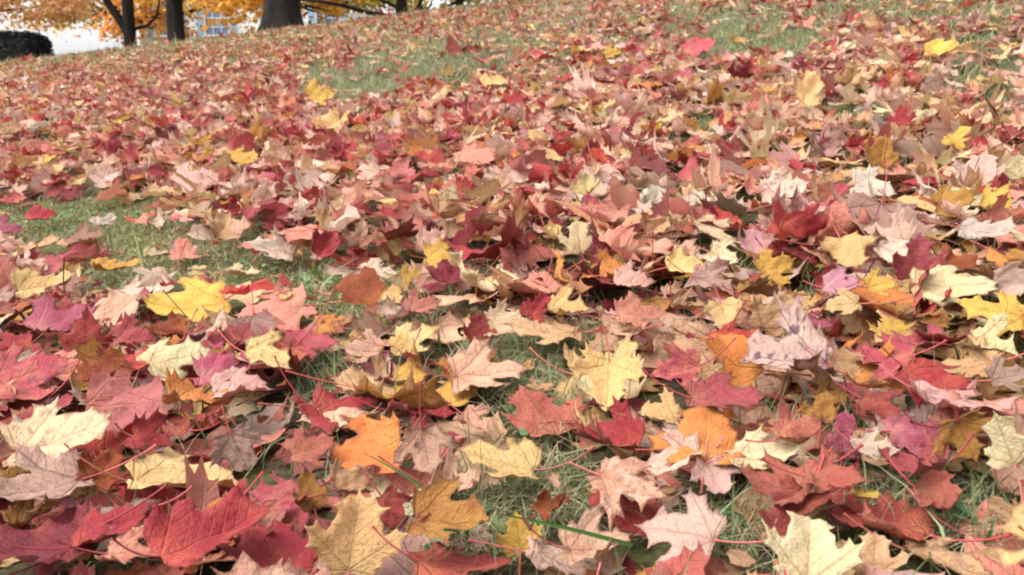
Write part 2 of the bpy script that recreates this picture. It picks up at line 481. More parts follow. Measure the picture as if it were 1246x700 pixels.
def leaf_cols(ci, r, hero=False):
    """per leaf main, second, data colours for class indices ci"""
    n = len(ci)
    g = r.normal(1, .10, (n, 1)) * np.array([[1, 1, 1]]) * r.normal(1, .035, (n, 3))
    a = np.clip(PB[ci] * g, .008, .8)
    other = ci.copy()
    sw = r.random(n) < (0 if hero else .2)
    other[sw] = r.integers(0, len(PN) - 1, sw.sum())
    b = np.clip(PV[other] * r.normal(1, .10, (n, 1)), .008, .8)
    d = np.stack([r.random(n), np.where(ci == PIDX['spotted'], .85, np.where(r.random(n) < .07, r.uniform(.2, .5, n), 0)),
                  np.where(r.random(n) < (.3 if hero else .4), r.uniform(.35, .9, n), r.uniform(.1, .4, n)), np.ones(n)], -1)
    return a, b, d
STALKC = lin((165, 60, 68)) * .9

# ------------------------------------------------------------------ hero leaves read off the photograph
# u, v, width, height (photo px), tip direction in degrees (0 right, 90 away), colour, curl, lift above the ground (m), [words]
HERO = [
 (75,535,130,66,5,'cream',.15,.05),(45,598,140,64,190,'mauve',.2,.05),(12,580,50,30,30,'mustard',.5,.03),(125,570,70,62,60,'rust',.6,.04),
 (182,537,56,42,-30,'crimson',.5,.05),(222,592,150,42,0,'paleyellow',.2,.03),(290,548,60,80,-70,'mauve',.5,.05),(255,655,168,104,25,'crimson',.12,.055),
 (55,665,150,76,170,'darkred',.35,.04),(135,648,115,50,20,'crimson',.4,.045),(160,676,78,42,-20,'salmon',.6,.05),(45,628,72,26,10,'mustard',.4,.04),
 (150,618,90,28,160,'mauve',.4,.045),(243,488,90,36,-10,'orange',.6,.05),(290,474,78,38,0,'pink',.3,.05),(335,672,125,74,100,'crimson',.2,.03),
 (430,652,112,118,80,'peach',.15,.03),(378,598,58,56,100,'mustard',.5,.04),(425,585,60,50,40,'tan',.8,.04),(340,602,70,38,180,'rose',.4,.045),
 (452,552,104,68,200,'orange',.3,.03),(378,548,66,46,20,'terra',.5,.045),(518,550,78,72,-80,'pinktan',.5,.03),(508,504,92,40,0,'crimson',.3,.02),
 (510,478,168,30,5,'gold',.35,.025),(448,474,100,44,170,'tan',.35,.015),(610,565,112,68,170,'peach',.1,.03),(558,600,98,38,0,'pinktan',.55,.02),
 (578,515,54,38,-40,'pinktan',.5,.02),(475,622,56,60,-60,'brick',.5,.02),(560,688,140,42,10,'brick',.3,.02),(630,650,54,56,100,'yellow',.3,.02),
 (738,470,108,72,-95,'peach',.12,.03),(758,496,84,34,0,'darkred',.3,.02),(803,506,56,32,170,'peach',.3,.03),(738,518,86,28,0,'peach',.3,.015),
 (740,541,92,46,160,'crimson',.3,.02),(880,490,102,46,0,'rose',.15,.045),(858,532,116,74,90,'orange',.2,.04),(820,562,92,62,200,'palepink',.5,.035),
 (872,582,66,44,-60,'palepink',.3,.03),(932,556,108,50,10,'cream',.2,.035),(760,618,98,70,150,'crimson',.3,.015),(765,590,98,60,-20,'pinktan',.35,.035),
 (828,648,114,84,165,'palepink',.2,.03),(732,668,110,50,20,'pinktan',.35,.025),(698,690,140,44,0,'palepink',.35,.015),(676,617,48,32,30,'rust',.8,.02),
 (945,588,116,50,190,'terra',.35,.04),(985,672,108,96,90,'cream',.45,.03),(1064,676,72,64,90,'tan',.35,.025),(1145,688,112,36,0,'tan',.25,.015),
 (968,628,112,74,-110,'brick',.35,.03),(1012,586,84,46,0,'terra',.4,.045),(1075,636,142,50,170,'brick',.45,.02),(1025,530,62,96,95,'magenta',.35,.035),
 (1116,524,86,50,20,'magenta',.35,.04),(1112,568,102,48,180,'rose',.25,.03),(1062,548,64,34,0,'palepink',.4,.04),(1140,608,78,50,-20,'terra',.55,.025),
 (1174,532,62,64,-60,'mustard',.35,.04),(1221,540,74,78,120,'cream',.3,.045),(1226,622,50,44,160,'tan',.3,.03),(1172,488,132,24,0,'pink',.4,.05),
 (1076,436,84,46,180,'rose',.2,.045),(1136,466,94,52,-20,'crimson',.25,.04),(972,532,78,52,20,'terra',.55,.04),(1052,606,42,18,0,'yellow',.3,.04),
 (1000,496,44,42,90,'mustard',.6,.04),(1068,500,70,44,-40,'brick',.5,.04),(962,440,118,58,185,'spotted',.45,.05),(1160,349,110,46,5,'cream',.1,.05),
 (1210,380,92,50,170,'yellow',.15,.05),(1114,314,60,60,90,'rose',.2,.05),(1078,288,62,38,160,'palepink',.3,.045),(1090,308,66,38,-20,'palepink',.2,.04),
 (1198,284,78,38,-10,'grey',.35,.05),(942,380,68,68,60,'tan',.3,.05),(944,326,50,44,30,'gold',.45,.04),(1072,347,44,34,20,'yellow',.15,.045),
 (1026,371,46,30,190,'paleyellow',.2,.045),(990,398,46,22,0,'magenta',.2,.04),(1120,394,72,30,10,'mustard',.3,.04),(1204,425,74,36,-20,'cream',.25,.04),
 (1176,444,82,42,170,'tan',.25,.035),(1226,458,54,42,30,'mauve',.35,.04),(1030,306,64,44,-70,'peach',.3,.045),(1164,320,54,32,20,'rust',.6,.04),
 (1086,400,42,26,90,'yellow',.3,.045),(1030,446,48,42,-50,'tan',.4,.045),(1066,468,92,40,0,'orange',.4,.035),(1012,484,50,30,20,'mustard',.4,.035),
 (1022,350,52,30,0,'orchid',.25,.04),(1008,336,38,42,80,'crimson',.4,.045),(1230,346,52,50,0,'palepink',.25,.045),(704,290,56,48,100,'cream',.15,.05),
 (798,276,46,42,40,'tan',.65,.05),(918,294,52,38,90,'orchid',.2,.05),(832,324,56,36,20,'peach',.3,.045),(880,313,52,38,-30,'cream',.25,.045),
 (768,346,58,30,10,'pink',.2,.045),(735,334,62,30,190,'orange',.25,.045),(866,346,62,36,-20,'mauve',.5,.045),(654,373,44,40,60,'crimson',.2,.04),
 (690,380,62,30,0,'peach',.2,.03),(664,404,98,32,180,'tan',.3,.03),(880,385,54,42,-80,'paleyellow',.15,.05),(778,386,66,34,10,'salmon',.3,.04),
 (764,404,58,30,170,'pinktan',.4,.035),(896,412,72,28,10,'red',.1,.05),(826,454,74,64,200,'rose',.15,.045),(866,462,44,32,-30,'tan',.3,.05),
 (760,434,66,36,70,'paleyellow',.2,.03),(596,457,108,48,10,'pinktan',.15,.025),(504,412,74,42,20,'paleyellow',.2,.02),(374,420,74,30,0,'rose',.2,.03),
 (444,430,60,36,170,'pinktan',.3,.015),(583,401,42,66,85,'brick',.25,.03),(614,396,54,42,0,'cream',.3,.03),(336,380,92,40,190,'salmon',.2,.025),
 (408,396,54,28,0,'orange',.4,.02),(500,336,32,24,20,'gold',.3,.03),(460,332,54,26,0,'palepink',.2,.03),(514,376,48,32,20,'salmon',.2,.03),
 (477,361,36,24,-60,'peach',.2,.02),(525,294,44,34,30,'pink',.25,.045),(542,314,58,26,0,'gold',.25,.04),(396,300,52,42,60,'crimson',.4,.045),
 (330,303,66,40,170,'palepink',.25,.04),(438,285,40,52,80,'pinktan',.7,.045),(230,376,114,52,180,'yellow',.3,.03),(216,438,94,56,20,'cream',.25,.055),
 (12,338,74,70,100,'salmon',.15,.05),(54,350,78,42,10,'peach',.15,.04),(76,390,88,46,20,'magenta',.25,.055),(106,412,66,74,80,'brick',.5,.055),
 (164,416,64,32,0,'rose',.3,.05),(206,406,54,30,160,'rust',.4,.05),(36,456,112,70,20,'rose',.2,.06),(16,428,60,46,200,'crimson',.3,.05),
 (270,281,56,40,60,'tan',.75,.045),(322,436,72,50,-30,'peach',.3,.05),(274,456,76,40,0,'magenta',.2,.05),(130,462,72,34,180,'rust',.35,.055),
 (142,328,64,16,0,'gold',.25,.02),(44,304,64,16,0,'tan',.2,.02),(150,372,84,22,0,'crimson',.3,.03),(226,306,48,28,90,'salmon',.2,.025),
 (190,311,38,18,0,'cream',.2,.02),(50,265,40,18,10,'crimson',.2,.03),(6,278,40,24,0,'magenta',.2,.03),(296,335,48,12,10,'cream',.3,.015),
 (86,328,30,18,0,'gold',.3,.02),(128,270,34,18,40,'grey',.3,.03),
 (955,231,66,40,10,'palepink',.15,.05),(1062,229,56,32,0,'grey',.2,.05),(1190,206,56,42,80,'palepink',.2,.05),(1240,206,40,34,100,'cream',.2,.05),
 (985,115,62,42,60,'peach',.25,.05),(1142,62,42,18,0,'yellow',.15,.05),(1166,166,38,30,70,'yellow',.2,.05),(390,116,40,28,20,'yellow',.2,.05),
 (295,192,42,20,0,'gold',.3,.05),(746,66,26,18,20,'yellow',.2,.03),(850,60,48,20,10,'rose',.2,.03),(1096,142,30,26,100,'crimson',.2,.05),
 (1160,246,54,38,20,'mustard',.4,.05),(1074,186,46,44,80,'mustard',.3,.05),(546,240,28,26,90,'cream',.2,.05),(240,217,62,42,30,'pink',.25,.05),
 (576,192,62,26,0,'salmon',.2,.05),(600,100,38,20,30,'peach',.2,.04),(206,166,34,26,60,'darkred',.4,.05),(714,228,40,30,90,'paleyellow',.3,.05),
]
M_list = []          # (object-ready leaf dictionaries)
HU = np.array([h[0] for h in HERO], float); HV = np.array([h[1] for h in HERO], float)
HW = np.array([h[2] for h in HERO], float); HH = np.array([h[3] for h in HERO], float)
HD = np.zeros(len(HERO))

def thicken(P, T, t):
    """two-sided blade with a rim: top sheet then bottom sheet"""
    n = len(P)
    fn = np.cross(P[T[:, 1]] - P[T[:, 0]], P[T[:, 2]] - P[T[:, 0]])
    N = np.zeros_like(P)
    for k in range(3): np.add.at(N, T[:, k], fn)
    N /= np.maximum(np.linalg.norm(N, axis=1, keepdims=True), 1e-12)
    E = {}
    for a, b, c in T:
        for e in ((a, b), (b, c), (c, a)): E[e] = E.get(e, 0) + 1
    rim = []
    for (a, b) in E:
        if (b, a) not in E:
            rim.append((b, a, a + n)); rim.append((b, a + n, b + n))
    return np.vstack([P, P - N * t]), np.vstack([T, T[:, ::-1] + n, np.array(rim)])

def stalk_geo(base, d0, nrm, L, r, sides=4, segs=7):
    """a petiole leaving the blade base along d0 and curving, in leaf space"""
    p = Vector(base); d = Vector(d0).normalized(); n = Vector(nrm).normalized()
    side = d.cross(n)
    k1, k2 = r.uniform(-.15, .55), r.uniform(-.3, .3)
    pts = [p.copy()]
    for i in range(segs):
        d = (d + n * (k1 / segs * 2) + side * (k2 / segs * 2)).normalized()
        p = p + d * (L / segs); pts.append(p.copy())
    rad = [.00072] * segs + [.0012]
    rad[0] = .0010
    return tube(pts, rad, sides)

def make_leaf(rot, loc, S, ci, curl, shape, r, label, words_group, stalk=True, flip_p=0.0):
    V, T, base = shape
    P = deform(V, 1, np.array([curl]), r)[0]
    bi = int(np.argmin(np.hypot(V[:, 0], V[:, 1] - .12)))
    b0 = P[base].copy(); dd = b0 - P[bi]
    P = P * S
    V2, T2 = thicken(P, T, .00045)
    a, b, d = leaf_cols(np.array([ci]), r, True)
    n = len(P)
    under = np.clip(a * .62 + np.array([[.32, .215, .16]]) * a.max(), 0, .75)      # the paler underside of the blade
    flip = r.random() < flip_p
    top, bot = (under, a) if flip else (a, under)
    colA = np.ones((2 * n, 4)); colA[:n, :3] = top; colA[n:, :3] = bot
    colB = np.ones((2 * n, 4)); colB[:, :3] = b
    dat = np.repeat(d, 2 * n, 0); dat[:, 3] = np.tile(EDGE[id(V)], 2)
    me = mesh_np('maple_leaf', V2, T2, M_LEAF, {'leaf_colour': colA, 'vein_colour': colB, 'leaf_data': dat}, np.vstack([V, V]))
    o = link('maple_leaf', me)
    o.matrix_world = Matrix.Translation(loc) @ rot.to_4x4()
    tag(o, label, 'leaf', words_group)
    if stalk:
        sv, sq = stalk_geo(b0 * S, dd, (0, 0, 1), S * r.uniform(.45, .95), random.Random(int(r.integers(1e9))))
        c = np.ones((len(sv), 4)); c[:, :3] = np.clip(STALKC * r.uniform(.5, 1.3) + a * .15, 0, 1)
        link('stalk', mesh_np('stalk', sv, sq, M_STALK, {'leaf_colour': c}), o)
    return o

def leaf_rotation(theta, tilt, az, roll):
    """tip direction theta in the leaf plane, tilted towards the viewer by tilt about the axis across the view"""
    return Matrix.Rotation(-az, 3, 'Z') @ Matrix.Rotation(tilt, 3, 'X') @ Matrix.Rotation(roll, 3, 'Y') @ Matrix.Rotation(theta - math.pi / 2, 3, 'Z')

hero_pos = []
for i, h in enumerate(HERO):
    u, v, w, hh, th, colr, curl, lift = h
    g, d = ground_at(u, v, lift)
    r = ray(u, v); down = -math.atan2(r.z, math.hypot(r.x, r.y))
    tilt = math.asin(min(1.0, hh / w / .98)) - down
    S = w * d / F / 1.16
    g, d = ground_at(u, v, lift + max(0.0, math.sin(tilt)) * S * .28)
    S = w * d / F / 1.16
    hero_pos.append((g, d, S, tilt, math.atan2(r.x, r.y)))
    HD[i] = d

STATE = lambda curl, ratio: ('tightly curled' if curl >= .65 else 'curled' if curl >= .45 else 'crinkled' if curl >= .3 else 'flat') if ratio < .8 else 'upright'
SPECIAL = {(962,440):'pale leaf blotched all over with purple black spots, draped over crimson leaves',
 (230,376):'bright yellow leaf with drooping lobe at the edge of the mossy strip',
 (255,655):'large crimson maple leaf with yellow heart and bare stalk, atop dark maroon leaves',
 (430,652):'large peach maple leaf standing steeply against mustard and crimson leaves',
 (738,470):'peach maple leaf with lobes pointing downhill, on the grass gap over a maroon leaf',
 (610,565):'peach yellow maple leaf resting on short green grass above a rolled pinkish leaf',
 (510,478):'long golden leaf seen edge on across a tan leaf in the grass',
 (75,535):'large flat cream leaf with long stalk over dark hollow leaves',
 (1160,349):'pale cream star shaped maple leaf spread flat above a golden yellow leaf',
 (1025,530):'magenta leaf folded upright to a point between terracotta and pink leaves',
 (985,672):'big cream tan leaf with upcurled pointed lobes standing on grass',
 (828,648):'pale pink maple leaf showing its veined underside over the grass edge',
 (270,281):'tan leaf curled up like a ball beside the mossy strip',
 (583,401):'brick red leaf standing on edge behind the grass gap',
 (746,66):'small bright yellow leaf on the thin lawn beside the open grass patch',
 (1142,62):'bright yellow leaf lying flat on the sparse straw coloured upper lawn',
 (676,617):'small rust brown curled scrap of leaf lying alone on grass'}
GL = 'maple leaves fallen on the hillside'
def landmark(u, v):
    gp = float(gap_at(np.array([u]), np.array([v]))[0])
    if u < 90 and 360 < v < 410: return 'by the grey twig'
    if v < 395 and u < 480 and v > 255 and gp > .3: return 'on the mossy strip'
    if gp > .3 and v > 400: return 'on short grass'
    if gp > .3: return 'on open lawn'
    return 'in the leaf drift'
used_labels = set()
def neighbours(loc, cn, n=6, reach=.28):
    """colour words of the closest hand-read leaves of other colours, nearest first, and the distance of the first"""
    out, d0 = [], None
    for j in sorted(range(len(HERO)), key=lambda j: (hero_pos[j][0] - loc).length):
        wd = PAL[HERO[j][5]][2]
        if HERO[j][5] == cn or wd in out: continue
        dist = (hero_pos[j][0] - loc).length
        if d0 is None: d0 = dist
        if dist > reach: break
        out.append(wd)
        if len(out) == n: break
    return out
def leaf_label(colr, state, S, u, v, loc):
    size = 'large ' if S > .105 else 'small ' if S < .07 else ''
    head = f"{size}{PAL[colr][2]} {state} leaf"
    nb = neighbours(loc, colr)
    lm = landmark(u, v)
    cand = [f"{head} {lm} next to a {a} leaf" for a in nb[:1]] + [f"{head} {lm} between {a} and {b} leaves" for a in nb[:2] for b in nb[1:5] if a != b]
    cand += [f"{head} {lm} not far from a {a} leaf" for a in neighbours(loc, colr, 4, .8)[len(nb):]]
    cand += [f"{head} {lm} amid mixed maple leaves"]
    for c in cand:
        if len(c.split()) <= 16 and c not in used_labels: break
    else: c = cand[-1]
    used_labels.add(c)
    return c
def hero_label(i):
    u, v, w, hh, th, colr, curl, lift = HERO[i]
    if (u, v) in SPECIAL: return SPECIAL[(u, v)]
    return leaf_label(colr, STATE(curl, hh / w), hero_pos[i][2], u, v, hero_pos[i][0])

rh = np.random.default_rng(5)
for i, h in enumerate(HERO):
    g, d, S, tilt, az = hero_pos[i]
    kind = int(rh.choice([0, 0, 1, 1, 2])); var = int(rh.integers(0, 4))
    rot = leaf_rotation(math.radians(h[4]), tilt, az, math.radians(float(rh.normal(0, 7))))
    make_leaf(rot, g, S, PIDX[h[5]], h[6] * 1.05 + .06, SHAPE0[var * 3 + kind], rh, hero_label(i), GL)

# ------------------------------------------------------------------ every other leaf of the drift
def colour_class(u, v, r):
    """class index by place: maroon and rust low on the left slope, paler and yellower to the right"""
    n = len(u)
    base = {'tan': 13, 'pinktan': 22, 'palepink': 14, 'mauve': 3, 'salmon': 13, 'terra': 10, 'brick': 8, 'crimson': 11, 'darkred': 3, 'rose': 9,
            'red': 3, 'orange': 7, 'rust': 5, 'mustard': 3.5, 'gold': 1.8, 'yellow': 1.2, 'paleyellow': 2.0, 'cream': 6, 'peach': 12, 'magenta': 2.0, 'pink': 7, 'orchid': .7, 'grey': 1.5, 'spotted': .3}
    W = np.zeros((n, len(PN)))
    for k, w in base.items(): W[:, PIDX[k]] = w
    lowleft = np.clip((520 - u) / 300, 0, 1) * np.clip((v - 380) / 90, 0, 1)
    for k, m in (('darkred', 9), ('brick', 3), ('rust', 4), ('crimson', 2), ('mauve', 1.5), ('tan', -.75), ('pinktan', -.7), ('palepink', -.9), ('peach', -.7), ('cream', -.6), ('paleyellow', -.6)):
        W[:, PIDX[k]] *= 1 + m * lowleft
    right = np.clip((u - 800) / 300, 0, 1)
    for k, m in (('cream', 1.6), ('paleyellow', 1.5), ('tan', .8), ('palepink', .6), ('mustard', .6), ('crimson', -.3), ('darkred', -.3)):
        W[:, PIDX[k]] *= 1 + m * right
    mid = np.exp(-((u - 430) / 260) ** 2 - ((v - 230) / 80) ** 2)
    for k, m in (('crimson', 1.0), ('rose', 1.0), ('brick', 1.0), ('salmon', .8)):
        W[:, PIDX[k]] *= 1 + m * mid
    back = np.clip((360 - v) / 80, 0, 1)
    for k, m in (('crimson', .5), ('rose', .6), ('palepink', .6), ('pink', .5), ('pinktan', .3), ('rust', -.3), ('orange', -.35), ('mustard', -.4), ('gold', -.3), ('terra', -.2)):
        W[:, PIDX[k]] *= 1 + m * back
    far = np.clip((130 - v - .12 * (u - 100)) / 60, 0, 1) * (u < 640)
    for k, m in (('rust', 2), ('brick', 2), ('tan', .8), ('mustard', 1.5), ('terra', 1.2), ('palepink', -.5), ('pink', -.4), ('cream', -.5), ('orchid', -1), ('magenta', -.8)):
        W[:, PIDX[k]] *= 1 + m * far
    W = np.cumsum(W, 1); W /= W[:, -1:]
    return (r.random((n, 1)) > W).sum(1)

def scatter(y0, y1, per_m2, r):
    """points over the seen wedge of hillside (and a margin) between two distances"""
    hw = .80 * y1 + .25
    n = int(per_m2 * (y1 - y0) * 2 * hw)
    x = r.uniform(-hw, hw, n); y = r.uniform(y0, y1, n)
    k = np.abs(x) < .80 * y + .25
    return x[k], y[k]

allV, allT, allA, allB, allD, allU = [], [], [], [], [], []
voff = 0
sV, sT, sC = [], [], []; soff = 0
promoted = []
rs = np.random.default_rng(23)
def euler_mats(yaw, tax, tilt):
    """yaw about z then tilt by an axis in the ground plane; (n,3,3)"""
    n = len(yaw)
    c, s = np.cos(yaw), np.sin(yaw)
    Z = np.zeros((n, 3, 3)); Z[:, 0, 0] = c; Z[:, 0, 1] = -s; Z[:, 1, 0] = s; Z[:, 1, 1] = c; Z[:, 2, 2] = 1
    kx, ky = np.cos(tax), np.sin(tax); ct, st = np.cos(tilt), np.sin(tilt)
    T = np.zeros((n, 3, 3))
    T[:, 0, 0] = ct + kx * kx * (1 - ct); T[:, 0, 1] = kx * ky * (1 - ct); T[:, 0, 2] = ky * st
    T[:, 1, 0] = kx * ky * (1 - ct); T[:, 1, 1] = ct + ky * ky * (1 - ct); T[:, 1, 2] = -kx * st
    T[:, 2, 0] = -ky * st; T[:, 2, 1] = kx * st; T[:, 2, 2] = ct
    return T @ Z

BANDS = [(.30, 1.15, 640, SHAPE0 + SHAPE1[-1:], 1), (1.15, 2.6, 600, SHAPE1, 1), (2.6, 4.2, 600, SHAPE1, 0), (4.2, 8.0, 520, SHAPE2, 0), (8.0, 15.0, 330, SHAPE2, 0), (.3, 1.8, 420, SHAPE1, 2)]
for bi, (y0, y1, dens, shapes, detail) in enumerate(BANDS):
    x, y = scatter(y0, y1, dens, rs)
    z = gz(x, y)
    u, v, d = project(x, y, z)
    outside = (u < -40) | (u > PW + 40) | (v > PH + 60)
    gp = gap_at(u, v)
    gpf = np.maximum(gp, np.where(v < 240, gap_at(u, v - 40 / d), gap_at(u, v - 14)))
    keep = rs.random(len(x)) > np.maximum(gp, gpf * .95) * (.55 if detail == 2 else 1.06)
    keep &= rs.random(len(x)) > np.where(outside, .3, 0)
    # thinner cover near the crest
    keep &= rs.random(len(x)) > np.clip((y - 6) / 9, 0, .55)
    x, y, z, u, v, d, gp = [q[keep] for q in (x, y, z, u, v, d, gp)]
    n = len(x)
    S = np.clip(rs.normal(.071, .018, n), .034, .112) * np.interp(y, [.45, .8, 1.6, 5], [.84, 1, .88, .78])
    if detail == 2: S = S * rs.uniform(.16, .38, n)       # broken crumbs of leaf
    heap = .022 + .034 * (.5 + .5 * np.sin(2.1 * x + 1.7 * y)) + .03 * np.clip((480 - u) / 250, 0, 1) * np.clip((v - 390) / 60, 0, 1)
    heap = heap * (1 - .75 * gp) * np.interp(y, [5, 10], [1, .45])
    lift = rs.random(n) ** .8 * heap + .004
    tilt = np.abs(rs.normal(0, math.radians(19), n)) * (1 - .6 * gp)
    steep = rs.random(n) < .11 * (1 - gp)
    tilt[steep] = np.radians(rs.uniform(32, 68, steep.sum()))
    tax = rs.uniform(0, 2 * math.pi, n)
    tilt_x = math.atan(.16)
    yaw = rs.uniform(0, 2 * math.pi, n)
    # a leaf standing below a gap would hide it: most of those lie flat or are not there
    gtop = gap_at(u, v - S * F / d * (.25 + .6 * np.sin(tilt)))
    over = (gtop > .3) & (tilt > math.radians(14))
    tilt[over] *= .35
    tilt = np.where(v > 610, np.minimum(tilt, math.radians(16)), tilt)
    curl = np.clip(rs.gamma(2.2, .235, n), 0, 1.25)
    tight = rs.random(n) < .10
    curl[tight] = rs.uniform(1.0, 1.7, tight.sum())
    curl = np.where(v > 520, np.minimum(curl, .65), curl)
    ci = colour_class(u, v, rs)
    # leaves that would lie over a hand-read leaf slip beneath it
    pr = S * .5 * F / d
    drop = np.zeros(n, bool)
    for pas in range(2):
        uu, vv, dd = project(x, y, z + lift)
        hit = np.zeros(n, bool)
        if y0 < 6:
            for c0 in range(0, n, 4000):
                s = slice(c0, c0 + 4000)
                du = np.abs(uu[s, None] - HU) < HW * .46 + pr[s, None] * .55
                dv = np.abs(vv[s, None] - HV) < HH * .46 + pr[s, None] * (.18 + .5 * np.sin(tilt[s, None]))
                hit[s] = (du & dv & (dd[s, None] < HD + .03)).any(1)
        if pas == 0:
            lift[hit] = .004; tilt[hit] *= .25; curl[hit] *= .5
        else: drop = hit
    kp = ~drop
    x, y, z, u, v, d, S, lift, tilt, tax, yaw, curl, ci, gp = [q[kp] for q in (x, y, z, u, v, d, S, lift, tilt, tax, yaw, curl, ci, gp)]
    n = len(x)
    lift = lift + S * .22 * np.sin(tilt)
    R = euler_mats(yaw, tax, tilt)
    Rx = np.array([[1, 0, 0], [0, math.cos(tilt_x), -math.sin(tilt_x)], [0, math.sin(tilt_x), math.cos(tilt_x)]])
    R = Rx[None] @ R
    loc = np.stack([x, y, z + lift], -1)
    take = np.zeros(n, bool)
    if bi < 2:      # the largest loose ones in view become leaves of their own
        size = S / d * F * (1 + lift * 8)
        vis = (tilt < .55) & (gp < .25) & (gap_at(u, v - 40) < .3) & (u > 5) & (u < PW - 5) & (v > 150) & (v < PH - 4) & (lift > .6 * np.median(lift))
        order = np.argsort(-size * vis)
        want = 95 if bi == 0 else 35
        take[order[:want]] = True
        for j in np.nonzero(take)[0]:
            promoted.append((Matrix(R[j].tolist()), Vector(loc[j]), float(S[j]), int(ci[j]), float(curl[j]), float(u[j]), float(v[j]), float(tilt[j])))
    rest = np.nonzero(~take)[0]
    which = rs.integers(0, len(shapes), n)
    A, B, D = leaf_cols(ci, rs)
    pale = rs.random(n) < .25
    A[pale] = np.clip(A[pale] * .65 + np.array([.30, .205, .155]) * A[pale].max(1, keepdims=True), 0, .75)
    for si, (V, T, base) in enumerate(shapes):
        idx = rest[which[rest] == si]
        m = len(idx)
        if not m: continue
        P = deform(V, m, curl[idx], rs)
        W = np.einsum('nij,nvj->nvi', R[idx], P * S[idx, None, None]) + loc[idx][:, None]
        floor = gz(W[..., 0], W[..., 1]) + .002
        W[..., 2] = np.maximum(W[..., 2], floor)
        nv = len(V)
        allV.append(W.reshape(-1, 3)); allT.append((T[None] + (np.arange(m) * nv)[:, None, None]).reshape(-1, 3) + voff); voff += m * nv
        for L, C in ((allA, A), (allB, B)):
            c = np.ones((m, nv, 4)); c[..., :3] = C[idx][:, None]; L.append(c.reshape(-1, 4))
        DD = np.repeat(D[idx][:, None], nv, 1); DD[..., 3] = EDGE[id(V)][None]; allD.append(DD.reshape(-1, 4))
        allU.append(np.repeat(V[None], m, 0).reshape(-1, 2))
        if detail == 1:
            near = int(np.argmin(np.hypot(V[:, 0], V[:, 1] - .17)))
            for q, j in enumerate(idx):
                if rs.random() > .42: continue
                b0 = W[q, base]; dr = b0 - W[q, near]
                sv, sq = stalk_geo(b0, dr, (0, 0, 1), S[j] * rs.uniform(.4, .9), random.Random(int(rs.integers(1e9))), 3, 4)
                sV.append(sv); sT.append(sq + soff); soff += len(sv)
                c = np.ones((len(sv), 4)); c[:, :3] = np.clip(STALKC * rs.uniform(.4, 1.2) + A[j] * .2, 0, 1); sC.append(c)

for k, (rot, loc, S, ci, curl, u, v, tilt) in enumerate(promoted):
    ks = SHAPE0[int(rh.integers(0, len(SHAPE0)))]
    cn = PN[ci]
    st = 'upright' if tilt > .7 else STATE(curl, 0)
    lab = leaf_label(cn, st, S, u, v, loc)
    make_leaf(rot, loc, S, ci, curl * .9, ks, rh, lab, GL, flip_p=.15)

o = link('fallen_leaves', mesh_np('fallen_leaves', np.vstack(allV), np.vstack(allT), M_LEAF,
         {'leaf_colour': np.vstack(allA), 'vein_colour': np.vstack(allB), 'leaf_data': np.vstack(allD)}, np.vstack(allU)))
tag(o, 'deep drift of red, tan and yellow maple leaves covering the hillside', 'leaves', kind='stuff')
so = link('stalks', mesh_np('stalks', np.vstack(sV), np.vstack(sT), M_STALK, {'leaf_colour': np.vstack(sC)}), o)
tag(so, kind='stuff')
print('TRIS leaves', sum(len(t) for t in allT), 'promoted', len(promoted), 'heroes', len(HERO))

# ------------------------------------------------------------------ grass, straw and weeds
def blades(x, y, h, w, lean, r, segs, c0, c1, zoff=0.0):
    n = len(x)
    az = r.uniform(0, 2 * math.pi, n); fa = r.uniform(0, 2 * math.pi, n)
    dx, dy = np.cos(az), np.sin(az); wx, wy = np.cos(fa), np.sin(fa)
    z = gz(x, y) + zoff
    rows = []
    for i in range(segs + 1):
        t = i / segs
        off = lean * h * t ** 1.8
        ww = w * (1 - t ** 1.6) * .5
        cx, cy, cz = x + dx * off, y + dy * off, z + h * (t - .35 * lean * t * t)
        if i < segs:
            rows.append(np.stack([cx - wx * ww, cy - wy * ww, cz], -1)); rows.append(np.stack([cx + wx * ww, cy + wy * ww, cz], -1))
        else: rows.append(np.stack([cx, cy, cz], -1))
    V = np.stack(rows, 1); nv = V.shape[1]
    T = []
    for i in range(segs - 1):
        a = 2 * i; T += [(a, a + 1, a + 3), (a, a + 3, a + 2)]
    T.append((2 * segs - 2, 2 * segs - 1, 2 * segs))
    T = np.array(T)[None] + (np.arange(n) * nv)[:, None, None]
    mixf = r.random((n, 1)) * .8 + r.normal(0, .1, (n, 1))
    c = np.clip(c0 + (c1 - c0) * mixf, .01, .9)
    C = np.ones((n, nv, 4)); C[..., :3] = c[:, None]
    return V.reshape(-1, 3), T.reshape(-1, 3), C.reshape(-1, 4)
def join(parts):
    V, T, C, o = [], [], [], 0
    for v, t, c in parts:
        V.append(v); T.append(t + o); C.append(c); o += len(v)
    return np.vstack(V), np.vstack(T), np.vstack(C)
rg = np.random.default_rng(3)
G0, G1 = lin((92, 112, 66)), lin((158, 170, 124))
parts, straw, weeds = [], [], []
